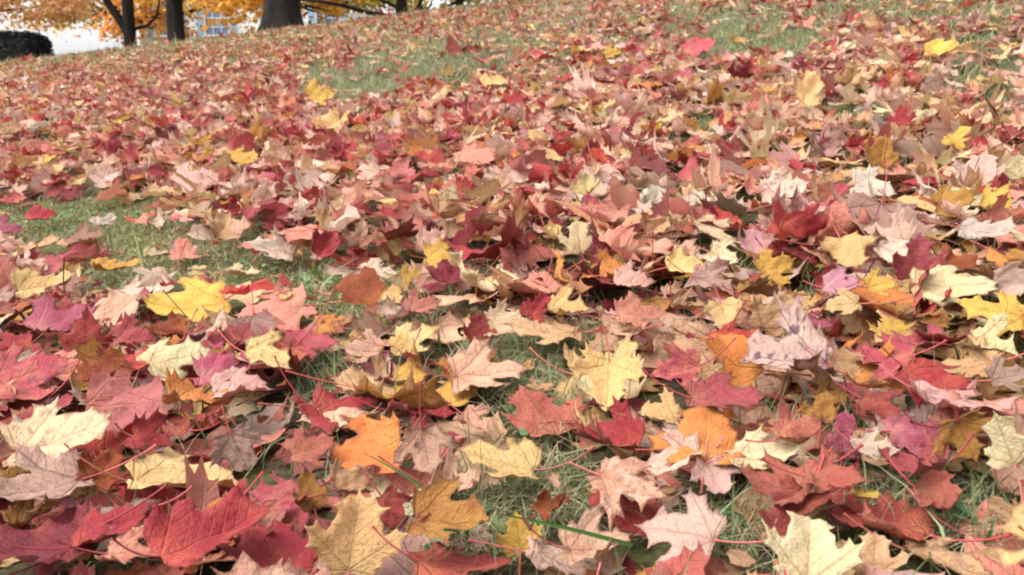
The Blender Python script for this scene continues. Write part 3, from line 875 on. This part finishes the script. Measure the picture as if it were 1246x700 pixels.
for (y0, y1, dens, segs, hm, wm) in ((.3, 1.2, 62000, 3, .020, .0016), (1.2, 2.6, 24000, 3, .025, .0021), (2.6, 8.0, 6500, 2, .034, .0042), (8.0, 16.0, 1500, 2, .045, .010)):
    x, y = scatter(y0, y1, dens, rg)
    u, v, d = project(x, y, gz(x, y))
    gp = gap_at(u, v)
    clump = .5 + .5 * np.sin(23 * x + 5 * np.sin(17 * y)) * np.sin(19 * y + 4 * np.sin(13 * x))
    k = rg.random(len(x)) < np.clip(gp * 1.1 * (.55 + .6 * clump), np.interp(y, [.3, 1.2, 6, 10], [.008, .015, .05, .3]), 1)
    x, y, gp, u, v = x[k], y[k], gp[k], u[k], v[k]
    moss = (v < 392) & (v > 240) & (u < 470)
    h = np.clip(rg.gamma(4, hm / 4, len(x)), .008, .1)
    tall = rg.random(len(x)) < .06
    h[tall] *= 1.9
    h = np.where(gp < .2, np.maximum(h, rg.uniform(.04, .085, len(x))), h)
    h = np.where(moss & ~tall, h * .55, h)
    mossy = moss & (rg.random(len(x)) < .6 + .35 * np.sin(9 * x + 2) * np.sin(11 * y))
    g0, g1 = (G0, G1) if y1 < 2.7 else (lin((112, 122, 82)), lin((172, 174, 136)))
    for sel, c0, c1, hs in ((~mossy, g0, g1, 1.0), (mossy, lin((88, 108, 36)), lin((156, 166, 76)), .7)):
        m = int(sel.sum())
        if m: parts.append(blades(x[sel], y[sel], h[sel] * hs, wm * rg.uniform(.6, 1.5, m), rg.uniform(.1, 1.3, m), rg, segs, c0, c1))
    # short bleached thatch lying between the blades
    if y1 < 9:
        s = rg.random(len(x)) < .62
        xs, ys = x[s] + rg.normal(0, .006, s.sum()), y[s] + rg.normal(0, .006, s.sum())
        straw.append(blades(xs, ys, rg.uniform(.012, .045, len(xs)), wm * .55, rg.uniform(1.4, 2.9, len(xs)), rg, segs, lin((120, 98, 70)), lin((205, 190, 155)), .003))
V, T, C = join(parts)
tag(link('grass', mesh_np('grass', V, T, M_GRASS, {'leaf_colour': C})), 'short green lawn grass showing between the fallen leaves', 'grass', kind='stuff')
V, T, C = join(straw)
tag(link('dry_straw', mesh_np('dry_straw', V, T, M_STRAW, {'leaf_colour': C})), 'bleached dry straw matted at the foot of the grass', 'straw', kind='stuff')
print('grass tris', sum(len(p[1]) for p in parts))
# small round-leaved weeds and moss cushions
def weed_leaves(n_try, r):
    out = []
    x, y = scatter(.35, 2.4, n_try, r)
    u, v, d = project(x, y, gz(x, y))
    gp = gap_at(u, v)
    spots = [(430,360,60,22),(300,350,120,16),(330,345,60,18),(880,640,40,50),(580,660,50,30),(660,520,40,30),(90,275,80,12),(1170,640,60,30)]
    m = np.zeros(len(x))
    for a, b, ra, rb in spots: m = np.maximum(m, np.exp(-((u - a) / ra) ** 2 - ((v - b) / rb) ** 2))
    k = (r.random(len(x)) < m * .8) & (gp > .25)
    x, y = x[k], y[k]; n = len(x)
    a = np.linspace(0, 2 * math.pi, 7)[:-1]
    rad = r.uniform(.003, .0085, n)
    tl, ta = r.uniform(0, .8, n), r.uniform(0, 6.283, n)
    R = euler_mats(r.uniform(0, 6.283, n), ta, tl)
    L = np.stack([np.cos(a) * .8, np.sin(a), .12 * np.cos(2 * a)], -1)
    P = np.einsum('nij,vj->nvi', R, np.vstack([L, [[0, 0, -.1]]])) * rad[:, None, None]
    P += np.stack([x, y, gz(x, y) + r.uniform(.004, .022, n)], -1)[:, None]
    T = np.array([(i, (i + 1) % 6, 6) for i in range(6)])[None] + (np.arange(n) * 7)[:, None, None]
    c = lin((60, 92, 55)) + (lin((120, 158, 105)) - lin((60, 92, 55))) * r.random((n, 1))
    C = np.ones((n, 7, 4)); C[..., :3] = c[:, None]
    return P.reshape(-1, 3), T.reshape(-1, 3), C.reshape(-1, 4)
V, T, C = weed_leaves(5200, rg)
tag(link('lawn_weeds', mesh_np('lawn_weeds', V, T, M_GRASS, {'leaf_colour': C})), 'tiny round leaved weeds creeping through the lawn gaps', 'weeds', kind='stuff')

# single tall blades one can point at: root pixel, tip pixel, width (m), words
BL = [((768,716),(604,618),.0042,'broad dark green grass blade lying across pale pink leaves'),((570,672),(566,602),.0034,'upright green grass blade by a rolled pinkish leaf'),
 ((212,392),(214,374),.005,'short stub of green grass in front of the drooping yellow leaf'),((1164,458),(1156,418),.0035,'upright grass blade between tan and crimson leaves'),
 ((372,540),(370,500),.0035,'upright grass blade beside the orange leaf'),((1012,470),(1013,432),.003,'thin grass blade beside the purple spotted leaf'),
 ((1122,640),(1121,600),.004,'pale grass blade before a terracotta leaf'),((1188,672),(1204,628),.0042,'leaning grass blade in the grass under a maroon leaf'),
 ((940,505),(926,482),.004,'bent grass blade between rose and terracotta leaves'),((536,430),(534,400),.003,'thin grass blade beside the pale yellow leaf'),
 ((352,462),(350,432),.004,'grass blade at the tip of a peach leaf'),((795,245),(793,225),.003,'lone grass blade standing among pinkish leaves'),
 ((1112,300),(1108,270),.0035,'slim grass blade against pale pink leaves'),((520,640),(440,560),.003,'long leaning grass blade below the orange leaf')]
for (a, b, w, words) in BL:
    p, d = ground_at(*a, 0.002)
    q, _ = Vector(p) + Vector(((b[0] - a[0]) * d / F, 0, (a[1] - b[1]) * d / F)), 0
    if abs(b[0] - a[0]) > 60: q.y += .02; q.z = float(gz(q.x, q.y)) + .055; p.z += .03
    n = 6; Vs, Ts = [], []
    ax = Vector((.94, .2, .12)) if abs(b[0] - a[0]) < 40 else Vector((.25, -.4, .9))
    for i in range(n + 1):
        t = i / n
        c = p.lerp(q, t) + Vector((0, -.006, .004)) * math.sin(math.pi * t)
        ww = w * .5 * (1 - t ** 3 * .92)
        Vs += [c - ax * ww, c + Vector((0, .0012, -.001)), c + ax * ww]
    for i in range(n):
        for k in range(2):
            e = 3 * i + k; Ts += [(e, e + 1, e + 4), (e, e + 4, e + 3)]
    Vs = np.array([tuple(s) for s in Vs])
    org = np.array(tuple(p)); cc = np.ones((len(Vs), 4)); cc[:, :3] = lin((78, 118, 62)) * random.uniform(.8, 1.35)
    go = link('grass_blade', mesh_np('grass_blade', Vs - org, np.array(Ts), M_GRASS, {'leaf_colour': cc}))
    go.location = p
    tag(go, words, 'grass blade', 'single grass blades poking through the leaves')

# ------------------------------------------------------------------ twig and dry stems
def tube_obj(name, pts, rad, mat, parent=None, sides=8):
    V, Q = tube(pts, rad, sides)
    return link(name, mesh_np(name, V, Q, mat), parent)
tb, td = ground_at(25, 392, .05)
def twp(u, v, dz=0.0):
    r = ray(u, v); t = (tb.y + dz) / r.y
    return Vector((r.x * t, r.y * t, CAMZ + r.z * t)) - tb
tw = link('twig', None); tw.location = tb
tag(tw, 'bent grey forked twig lying over rose and magenta leaves', 'twig')
tube_obj('branch', [twp(-75, 432, -.05), twp(-30, 415, -.02), twp(0, 397), twp(18, 382), twp(42, 371, .01), twp(58, 369, .02), twp(72, 376, .04), twp(80, 384, .05)], [.0033, .0031, .003, .0028, .0026, .0023, .0018, .001], M_TWIG, tw)
tube_obj('side_shoot', [twp(20, 381), twp(8, 373, .005), twp(-8, 366, .01), twp(-30, 362, .02)], [.0021, .0017, .0014, .0011], M_TWIG, tw)
tube_obj('bud', [twp(24, 380), twp(30, 388, -.004), twp(34, 394, -.006)], [.0022, .002, .0008], M_TWIG, tw, 6)
for (a, m, b, words) in [((80,372),(77,340),(78,316),'dark upright stem with a bud beside the salmon leaf'),((1049,345),(1056,330),(1062,320),'thin dark stem leaning over the bright yellow leaf'),
                  ((1206,345),(1222,328),(1240,320),'thin dark stalk arching over a pale pink leaf'),((246,480),(268,462),(292,442),'thin brown stalk lying over magenta and peach leaves')]:
    p, d = ground_at(*a, .035)
    def sp(uv):
        r = ray(*uv); t = p.y / r.y
        return Vector((r.x * t, p.y, CAMZ + r.z * t)) - p
    s = tube_obj('dry_stem', [sp(a) - Vector((0, 0, .02)), sp(a), sp(m), sp(b), sp(b) + Vector((.001, 0, .003))], [.0011, .0011, .0010, .0012, .0019], M_STEM, None, 6)
    s.location = p
    tag(s, words, 'stem')

# ------------------------------------------------------------------ trees, hedge and house beyond the crest
def trunk_mesh(h, r0, flare, seed, lean=(0, 0), rtop=.6):
    r = random.Random(seed)
    rows, sides = 26, 20
    V = []
    for i in range(rows + 1):
        t = i / rows; z = h * t ** 1.6 - .25 * (1 - t) ** 8
        rad = r0 * (1 - (1 - rtop) * t) + flare * r0 * math.exp(-max(z, 0) / .22)
        for k in range(sides):
            a = 2 * math.pi * k / sides
            q = rad * (1 + .09 * mnoise.noise(Vector((math.cos(a) * 2.2, math.sin(a) * 2.2, z * .8 + seed))) + .22 * math.exp(-max(z, 0) / .2) * math.sin(a * 5 + seed) * flare
                       + .03 * mnoise.noise(Vector((math.cos(a) * 9, math.sin(a) * 9, z * 2 + seed))))
            V.append((q * math.cos(a) + lean[0] * z, q * math.sin(a) + lean[1] * z, z))
    Q = [(i * sides + k, i * sides + (k + 1) % sides, (i + 1) * sides + (k + 1) % sides, (i + 1) * sides + k) for i in range(rows) for k in range(sides)]
    return np.array(V), np.array(Q)
def crown_mesh(name, clumps, per, leaf, cols, seed, spread=.55):
    """leaf-sized faces gathered round clump centres"""
    r = np.random.default_rng(seed)
    C = np.repeat(np.array(clumps), per, 0); n = len(C)
    sc = np.repeat(r.uniform(.6, 1.3, len(clumps)), per)[:, None]
    P = C + r.normal(0, 1, (n, 3)) * np.array([spread, spread, spread * .5]) * sc
    R = euler_mats(r.uniform(0, 6.283, n), r.uniform(0, 6.283, n), r.normal(.7, .5, n))
    L = np.array([(0, -.5, 0), (.28, -.3, .06), (.55, .12, .0), (.2, .2, .05), (0, .62, -.05), (-.2, .2, .05), (-.55, .12, 0), (-.28, -.3, .06)])
    s = leaf * r.uniform(.65, 1.3, n)
    V = np.einsum('nij,vj->nvi', R, L) * s[:, None, None] + P[:, None]
    T = np.array([(0, 1, 7), (1, 2, 3), (1, 3, 7), (3, 5, 7), (5, 6, 7), (3, 4, 5)])[None] + (np.arange(n) * 8)[:, None, None]
    cols = np.array([lin(c) for c in cols])
    cb = cols[r.integers(0, len(cols), len(clumps))].repeat(per, 0)
    c = np.clip(.65 * cb + .35 * cols[r.integers(0, len(cols), n)], 0, 1) * r.uniform(.75, 1.15, (n, 1))
    CC = np.ones((n, 8, 4)); CC[..., :3] = c[:, None]
    return mesh_np(name, V.reshape(-1, 3), T.reshape(-1, 3), M_CROWN, {'leaf_colour': CC.reshape(-1, 4)})
def on_crest(u, y):
    """a point of the hill at distance y that the photo shows in column u"""
    x = (u - PW / 2) / F * y
    for _ in range(6):
        z = float(gz(x, y)); d = y * CP - (z - CAMZ) * SP; x = (u - PW / 2) / F * d
    return Vector((x, y, float(gz(x, y)) - .02)), d
ORANGE = [(232,196,122),(240,208,134),(224,180,112),(242,214,142),(228,188,132)]
YELLOW = [(228,176,66),(214,150,56),(236,196,92),(205,130,54)]
LIME = [(176,172,62),(206,186,72),(150,152,58),(222,180,70)]
def tree(u, y, wpx, h, flare, words, seed, branches=(), cols=ORANGE, crown=(2.5, 5.5, 2.8, 60), lean=(0, 0), rtop=.6, name='maple_tree', group='trees along the crest'):
    p, d = on_crest(u, y)
    r0 = wpx * d / F / 2
    t = link(name, None); t.location = p
    V, Q = trunk_mesh(h, r0, flare, seed, lean, rtop)
    link('trunk', mesh_np('trunk', V, Q, M_BARK), t)
    for pts, rad in branches: tube_obj('branch', pts, rad, M_BARK, t, 8)
    rr = random.Random(seed)
    cr, cz, ch, nc = crown
    cl = []
    while len(cl) < nc:
        q = Vector((rr.uniform(-1, 1), rr.uniform(-1, 1), rr.uniform(-1, 1)))
        if .35 < q.length < 1: cl.append((q.x * cr, q.y * cr, cz + q.z * ch))
    for _ in range(7):
        q = rr.choice(cl)
        tube_obj('branch', [(lean[0] * h * .8, lean[1] * h * .8, h * .75), (q[0] * .45, q[1] * .45, h * .8 + (q[2] - h * .8) * .6), q], [r0 * .4, r0 * .25, r0 * .08], M_BARK, t, 6)
    link('crown', crown_mesh('crown', cl, 70, .15, cols, seed, .5), t)
    tag(t, words, 'tree', group)
    return t, r0
px = lambda n, y: n * y / F
# four near the crest; only the foot of each trunk stands in the picture
tree(161, 17.0, 17, 3.6, .15, 'slender dark maple trunk forking low, beside the clipped hedge', 1,
     [([(-.02, 0, .60), (-.15, -.02, .86), (-.36, -.05, 1.2), (-.6, 0, 2.4), (-.8, .1, 3.6)], [.08, .075, .07, .06, .03]), ([(.1, 0, .72), (.32, .03, .78), (.5, .05, .95), (.62, .1, 1.5)], [.035, .03, .025, .012]),
      ([(.3, .03, .78), (.42, 0, .72), (.5, 0, .80)], [.02, .018, .01])], crown=(2.6, 5.2, 2.2, 60))
tree(215.5, 15.0, 21, 4.2, .12, 'straight dark trunk with no low branches between two other maples', 2, crown=(2.6, 5.8, 2.2, 60), rtop=.72)
tree(345, 13.2, 42, 4.6, .55, 'thick old maple trunk with flared roots at the crest', 3, crown=(3.4, 6.6, 2.6, 80), rtop=.8)
tree(489, 14.2, 14, 1.3, .5, 'small dark tree with long low crooked limbs near the crest', 4,
     [([(0, 0, .10), (-.2, -.05, .13), (-.5, -.1, .17), (-.85, -.1, .27), (-1.2, -.05, .34), (-1.6, 0, .38), (-2.1, .1, .55)], [.045, .04, .034, .03, .026, .02, .012]),
      ([(.02, 0, .02), (.16, -.02, .12), (.26, -.03, .24), (.33, -.04, .42), (.4, 0, .8)], [.05, .042, .038, .03, .02]),
      ([(.2, 0, .15), (.42, -.02, .16), (.6, -.05, .22), (.85, 0, .34), (1.2, .1, .6)], [.036, .032, .028, .024, .012]),
      ([(0, 0, .22), (-.22, .05, .34), (-.5, .1, .45), (-.9, .1, .6)], [.03, .026, .02, .012]),
      ([(.28, -.03, .28), (.38, -.05, .20), (.46, -.05, .30), (.5, 0, .5)], [.025, .02, .018, .012])],
     cols=LIME, crown=(1.9, 2.3, .9, 46), name='low_tree')
# autumn trees further off whose low crowns hang behind the trunks
def far_tree(u, y, cr, vlow, ztop, cols, words, seed, nc, th, cx=0.0):
    p, d = on_crest(u, y)
    rl = ray(u, vlow); zlow = CAMZ + rl.z * y / rl.y - p.z
    t = link('autumn_tree', None); t.location = p
    V, Q = trunk_mesh(th, .14, .2, seed)
    link('trunk', mesh_np('trunk', V, Q, M_BARK), t)
    rr = random.Random(seed * 7)
    cl = []
    while len(cl) < nc:
        a, q = rr.uniform(0, 6.283), math.sqrt(rr.random())
        s = rr.random() ** 1.7
        z = zlow + .25 + (ztop - zlow) * s + rr.gauss(0, .16) + .9 * max(0, .5 - q) * (s < .3)
        k = q * cr * (1 - .55 * s ** 2)
        cl.append((cx + k * math.cos(a), k * math.sin(a), z))
    for _ in range(9):
        q = rr.choice(cl)
        tube_obj('branch', [(0, 0, th * .7), (q[0] * .5, q[1] * .5, th * .75 + (q[2] - th * .75) * .7), q], [.07, .045, .012], M_BARK, t, 5)
    link('crown', crown_mesh('crown', cl, 40, .15, cols, seed, .30), t)
    tag(t, words, 'tree', 'autumn trees beyond the crest')
far_tree(-70, 33, 3.0, 24, 6.5, [(218,168,122),(228,182,132),(210,154,114),(234,194,142)], 'dusty orange tree hanging above the clipped hedge', 21, 150, 3.6, 2.2)
far_tree(160, 36, 2.5, 36, 6.5, ORANGE, 'orange tree whose crown leans out past the slender forked trunk', 22, 140, 3.8, -1.9)
far_tree(162, 30, 1.4, 44, 5.5, [(226,164,92),(234,180,100),(216,148,84)], 'deep orange tree filling the space between two dark trunks', 27, 60, 3.0, .7)
far_tree(216, 29, 2.3, 14, 5.0, [(234,190,100),(240,204,112),(226,174,92)], 'golden orange tree hanging in front of the house window', 23, 120, 3.0, 1.1)
far_tree(338, 25, 1.9, 28, 5.0, [(226,166,74),(214,140,60),(200,168,66),(232,188,90)], 'amber tree seen behind the thick old trunk', 24, 100, 2.8, -.1)
far_tree(488, 28, 2.5, 22, 5.0, [(196,180,70),(226,186,80),(168,164,64),(220,150,70)], 'yellow green tree hanging behind the low crooked tree', 25, 130, 2.8, -1.4)
far_tree(560, 24, 2.4, 2, 4.6, LIME, 'lime yellow tree rising behind the grassy crest', 26, 150, 2.6)

# clipped hedge
def hedge():
    p, d = on_crest(4, 15.0)
    t = link('clipped_hedge', None); t.location = p + Vector((0, .3, 0))
    W, Dp, H = 1.16, .8, px(50, 15.0)
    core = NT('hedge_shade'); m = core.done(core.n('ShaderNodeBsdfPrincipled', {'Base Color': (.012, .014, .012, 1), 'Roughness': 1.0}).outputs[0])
    n = 40; V, Q = [], []
    prof = [(0, -.3), (1, -.3), (1, .5), (.97, .8), (.88, .95), (.72, 1.0), (0, 1.0)]
    for s, z in prof:
        for k in range(n):
            a = 2 * math.pi * k / n
            ca, sa = math.cos(a), math.sin(a)
            e = (abs(ca) ** 6 + abs(sa) ** 6) ** (-1 / 6)
            jit = 1 + .03 * mnoise.noise(Vector((ca * 3, sa * 3, z * 5)))
            V.append((ca * e * (W / 2 - .1 + .1 * s) * min(1, s + .0) * jit if s else 0, sa * e * (Dp / 2) * s * jit, z * H))
    for i in range(len(prof) - 1):
        for k in range(n):
            Q.append((i * n + k, i * n + (k + 1) % n, (i + 1) * n + (k + 1) % n, (i + 1) * n + k))
    V = np.array(V); Q = np.array(Q)
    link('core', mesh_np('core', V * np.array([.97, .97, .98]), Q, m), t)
    r = np.random.default_rng(77)
    qi = r.integers(0, len(Q), 9000); a, b = r.random((2, 9000, 1))
    P = (V[Q[qi, 0]] * (1 - a) + V[Q[qi, 1]] * a) * (1 - b) + (V[Q[qi, 3]] * (1 - a) + V[Q[qi, 2]] * a) * b
    P += r.normal(0, .012, P.shape)
    k = P[:, 2] > -.05; P = P[k]; nn = len(P)
    R = euler_mats(r.uniform(0, 6.28, nn), r.uniform(0, 6.28, nn), r.uniform(0, 1.5, nn))
    L = np.array([(0, -.022, 0), (.010, 0, .002), (0, .026, 0), (-.010, 0, .002)])
    VV = np.einsum('nij,vj->nvi', R, L) + P[:, None]
    TT = np.array([(0, 1, 2, 3)])[None] + (np.arange(nn) * 4)[:, None, None]
    c = lin((22, 25, 24)) + (lin((48, 44, 52)) - lin((22, 25, 24))) * r.random((nn, 1)) ** 2
    C = np.ones((nn, 4, 4)); C[..., :3] = c[:, None]
    link('foliage', mesh_np('foliage', VV.reshape(-1, 3), TT.reshape(-1, 4), M_GRASS, {'leaf_colour': C.reshape(-1, 4)}), t)
    tag(t, 'dark clipped hedge with rounded corner at the edge of the hill', 'hedge')
hedge()

# house
def box_np(x0, x1, y0, y1, z0, z1):
    V = np.array([(x, y, z) for z in (z0, z1) for y in (y0, y1) for x in (x0, x1)], float)
    Q = np.array([(0, 2, 3, 1), (4, 5, 7, 6), (0, 1, 5, 4), (2, 6, 7, 3), (0, 4, 6, 2), (1, 3, 7, 5)])
    return V, Q
def boxes(name, lst, mat, parent):
    V, Q, o = [], [], 0
    for b in lst:
        v, q = box_np(*b); V.append(v); Q.append(q + o); o += 8
    return link(name, mesh_np(name, np.vstack(V), np.vstack(Q), mat, smooth=False), parent)
def plain(name, c, rough=.6, **kw):
    k = NT(name)
    n = k.n('ShaderNodeTexNoise', {'Vector': k.n('ShaderNodeTexCoord').outputs['Object'], 'Scale': 3.0, 'Detail': 5.0}).outputs['Fac']
    cc = k.mix(k.math('MULTIPLY', n, .3), (*c, 1), (c[0] * .7, c[1] * .7, c[2] * .7, 1))
    return k.done(k.n('ShaderNodeBsdfPrincipled', {'Base Color': cc, 'Roughness': rough, **kw}).outputs[0])
def house():
    Y = 38.0
    c, d = on_crest(268, Y)
    t = link('white_house', None); t.location = (c.x, Y, c.z)
    r = ray(268, 44); k = Y / r.y
    sill = CAMZ + r.z * k - c.z
    HW_, HE, HX0, HX1, DP = 8.8, sill + 4.6, -3.2, 5.6, 7.0
    wall, blue = plain('white_clapboard', (.78, .78, .76)), plain('blue_shutter_paint', (.27, .42, .56))
    glass = plain('window_glass', (.10, .17, .30), .12, **{'Specular IOR Level': .8}); white = plain('white_trim', (.8, .8, .8))
    roofm = noise_material('roof_shingle', (.06, .06, .065), (.12, .115, .11), 12.0)
    wins = [(0.0, sill), (2.6, sill), (4.6, sill), (-2.1, sill), (0.0, sill + 2.6), (2.6, sill + 2.6), (4.6, sill + 2.6), (-2.1, sill + 2.6)]
    ww, wh = px(29, Y), 1.45
    # wall with real openings: courses of boxes between the window columns
    xs = sorted({HX0, HX1, *[w[0] - ww / 2 for w in wins], *[w[0] + ww / 2 for w in wins]})
    zs = [-.3, sill, sill + wh, sill + 2.6, sill + 2.6 + wh, HE]
    L = []
    for i in range(len(xs) - 1):
        for j in range(len(zs) - 1):
            cx, cz = (xs[i] + xs[i + 1]) / 2, (zs[j] + zs[j + 1]) / 2
            if any(abs(cx - a) < ww / 2 and b < cz < b + wh for a, b in wins): continue
            L.append((xs[i], xs[i + 1], 0, .2, zs[j], zs[j + 1]))
    L += [(HX0, HX0 + .2, .2, DP, -.3, HE), (HX1 - .2, HX1, .2, DP, -.3, HE), (HX0 + .2, HX1 - .2, DP - .2, DP, -.3, HE)]
    boxes('wall', L, wall, t)
    rv = np.array([(HX0 - .3, -.4, HE - .1), (HX1 + .3, -.4, HE - .1), (HX1 + .3, DP / 2, HE + 2.6), (HX0 - .3, DP / 2, HE + 2.6), (HX0 - .3, DP + .4, HE - .1), (HX1 + .3, DP + .4, HE - .1)])
    rv = np.vstack([rv, rv + np.array([0, 0, .18])])
    rq = np.array([(0, 1, 2, 3), (3, 2, 5, 4), (6, 9, 8, 7), (9, 10, 11, 8), (0, 6, 7, 1), (4, 5, 11, 10)])
    ro = link('roof', mesh_np('roof', rv, rq, roofm, smooth=False), t)
    boxes('chimney', [(3.2, 3.9, DP / 2 - .35, DP / 2 + .35, HE + 2.2, HE + 3.8)], noise_material('chimney_brick', (.2, .08, .06), (.3, .14, .1), 8.0), ro)
    for gx in (HX0, HX1 - .2):
        gv = np.array([(gx, 0, HE), (gx, DP, HE), (gx, DP / 2, HE + 2.5), (gx + .2, 0, HE), (gx + .2, DP, HE), (gx + .2, DP / 2, HE + 2.5)])
        link('gable', mesh_np('gable', gv, np.array([(0, 2, 1), (3, 4, 5)]), wall, smooth=False), t)
    for a, b in wins:
        x0, x1 = a - ww / 2, a + ww / 2
        w = boxes('window', [(x0, x1, .09, .10, b, b + wh)], glass, t)
        f = .04
        boxes('frame', [(x0, x1, -.03, .08, b, b + f), (x0, x1, -.03, .08, b + wh - f, b + wh), (x0, x0 + f, -.03, .08, b + f, b + wh - f), (x1 - f, x1, -.03, .08, b + f, b + wh - f)], white, w)
        for q in (.25, .5, .75): boxes('muntin', [(x0 + f, x1 - f, .03, .085, b + wh * q - .013, b + wh * q + .013)], white, w)
        for q in (1 / 3, 2 / 3): boxes('muntin', [(x0 + ww * q - .011, x0 + ww * q + .011, .035, .088, b + f, b + wh - f)], white, w)
        boxes('sill', [(x0 - .05, x1 + .05, -.1, -.032, b - .07, b)], white, w)
        for sx in (x0 - .30, x1 + .04): boxes('shutter', [(sx, sx + .27, -.05, -.003, b - .02, b + wh + .02)], blue, t)
    boxes('foundation', [(HX0 - .03, HX1 + .03, -.03, DP + .03, -1.2, -.31)], noise_material('foundation_stone', (.2, .19, .18), (.32, .3, .28), 5.0), t)
    tag(t, 'white house with blue shuttered windows beyond the crest', 'house')
house()
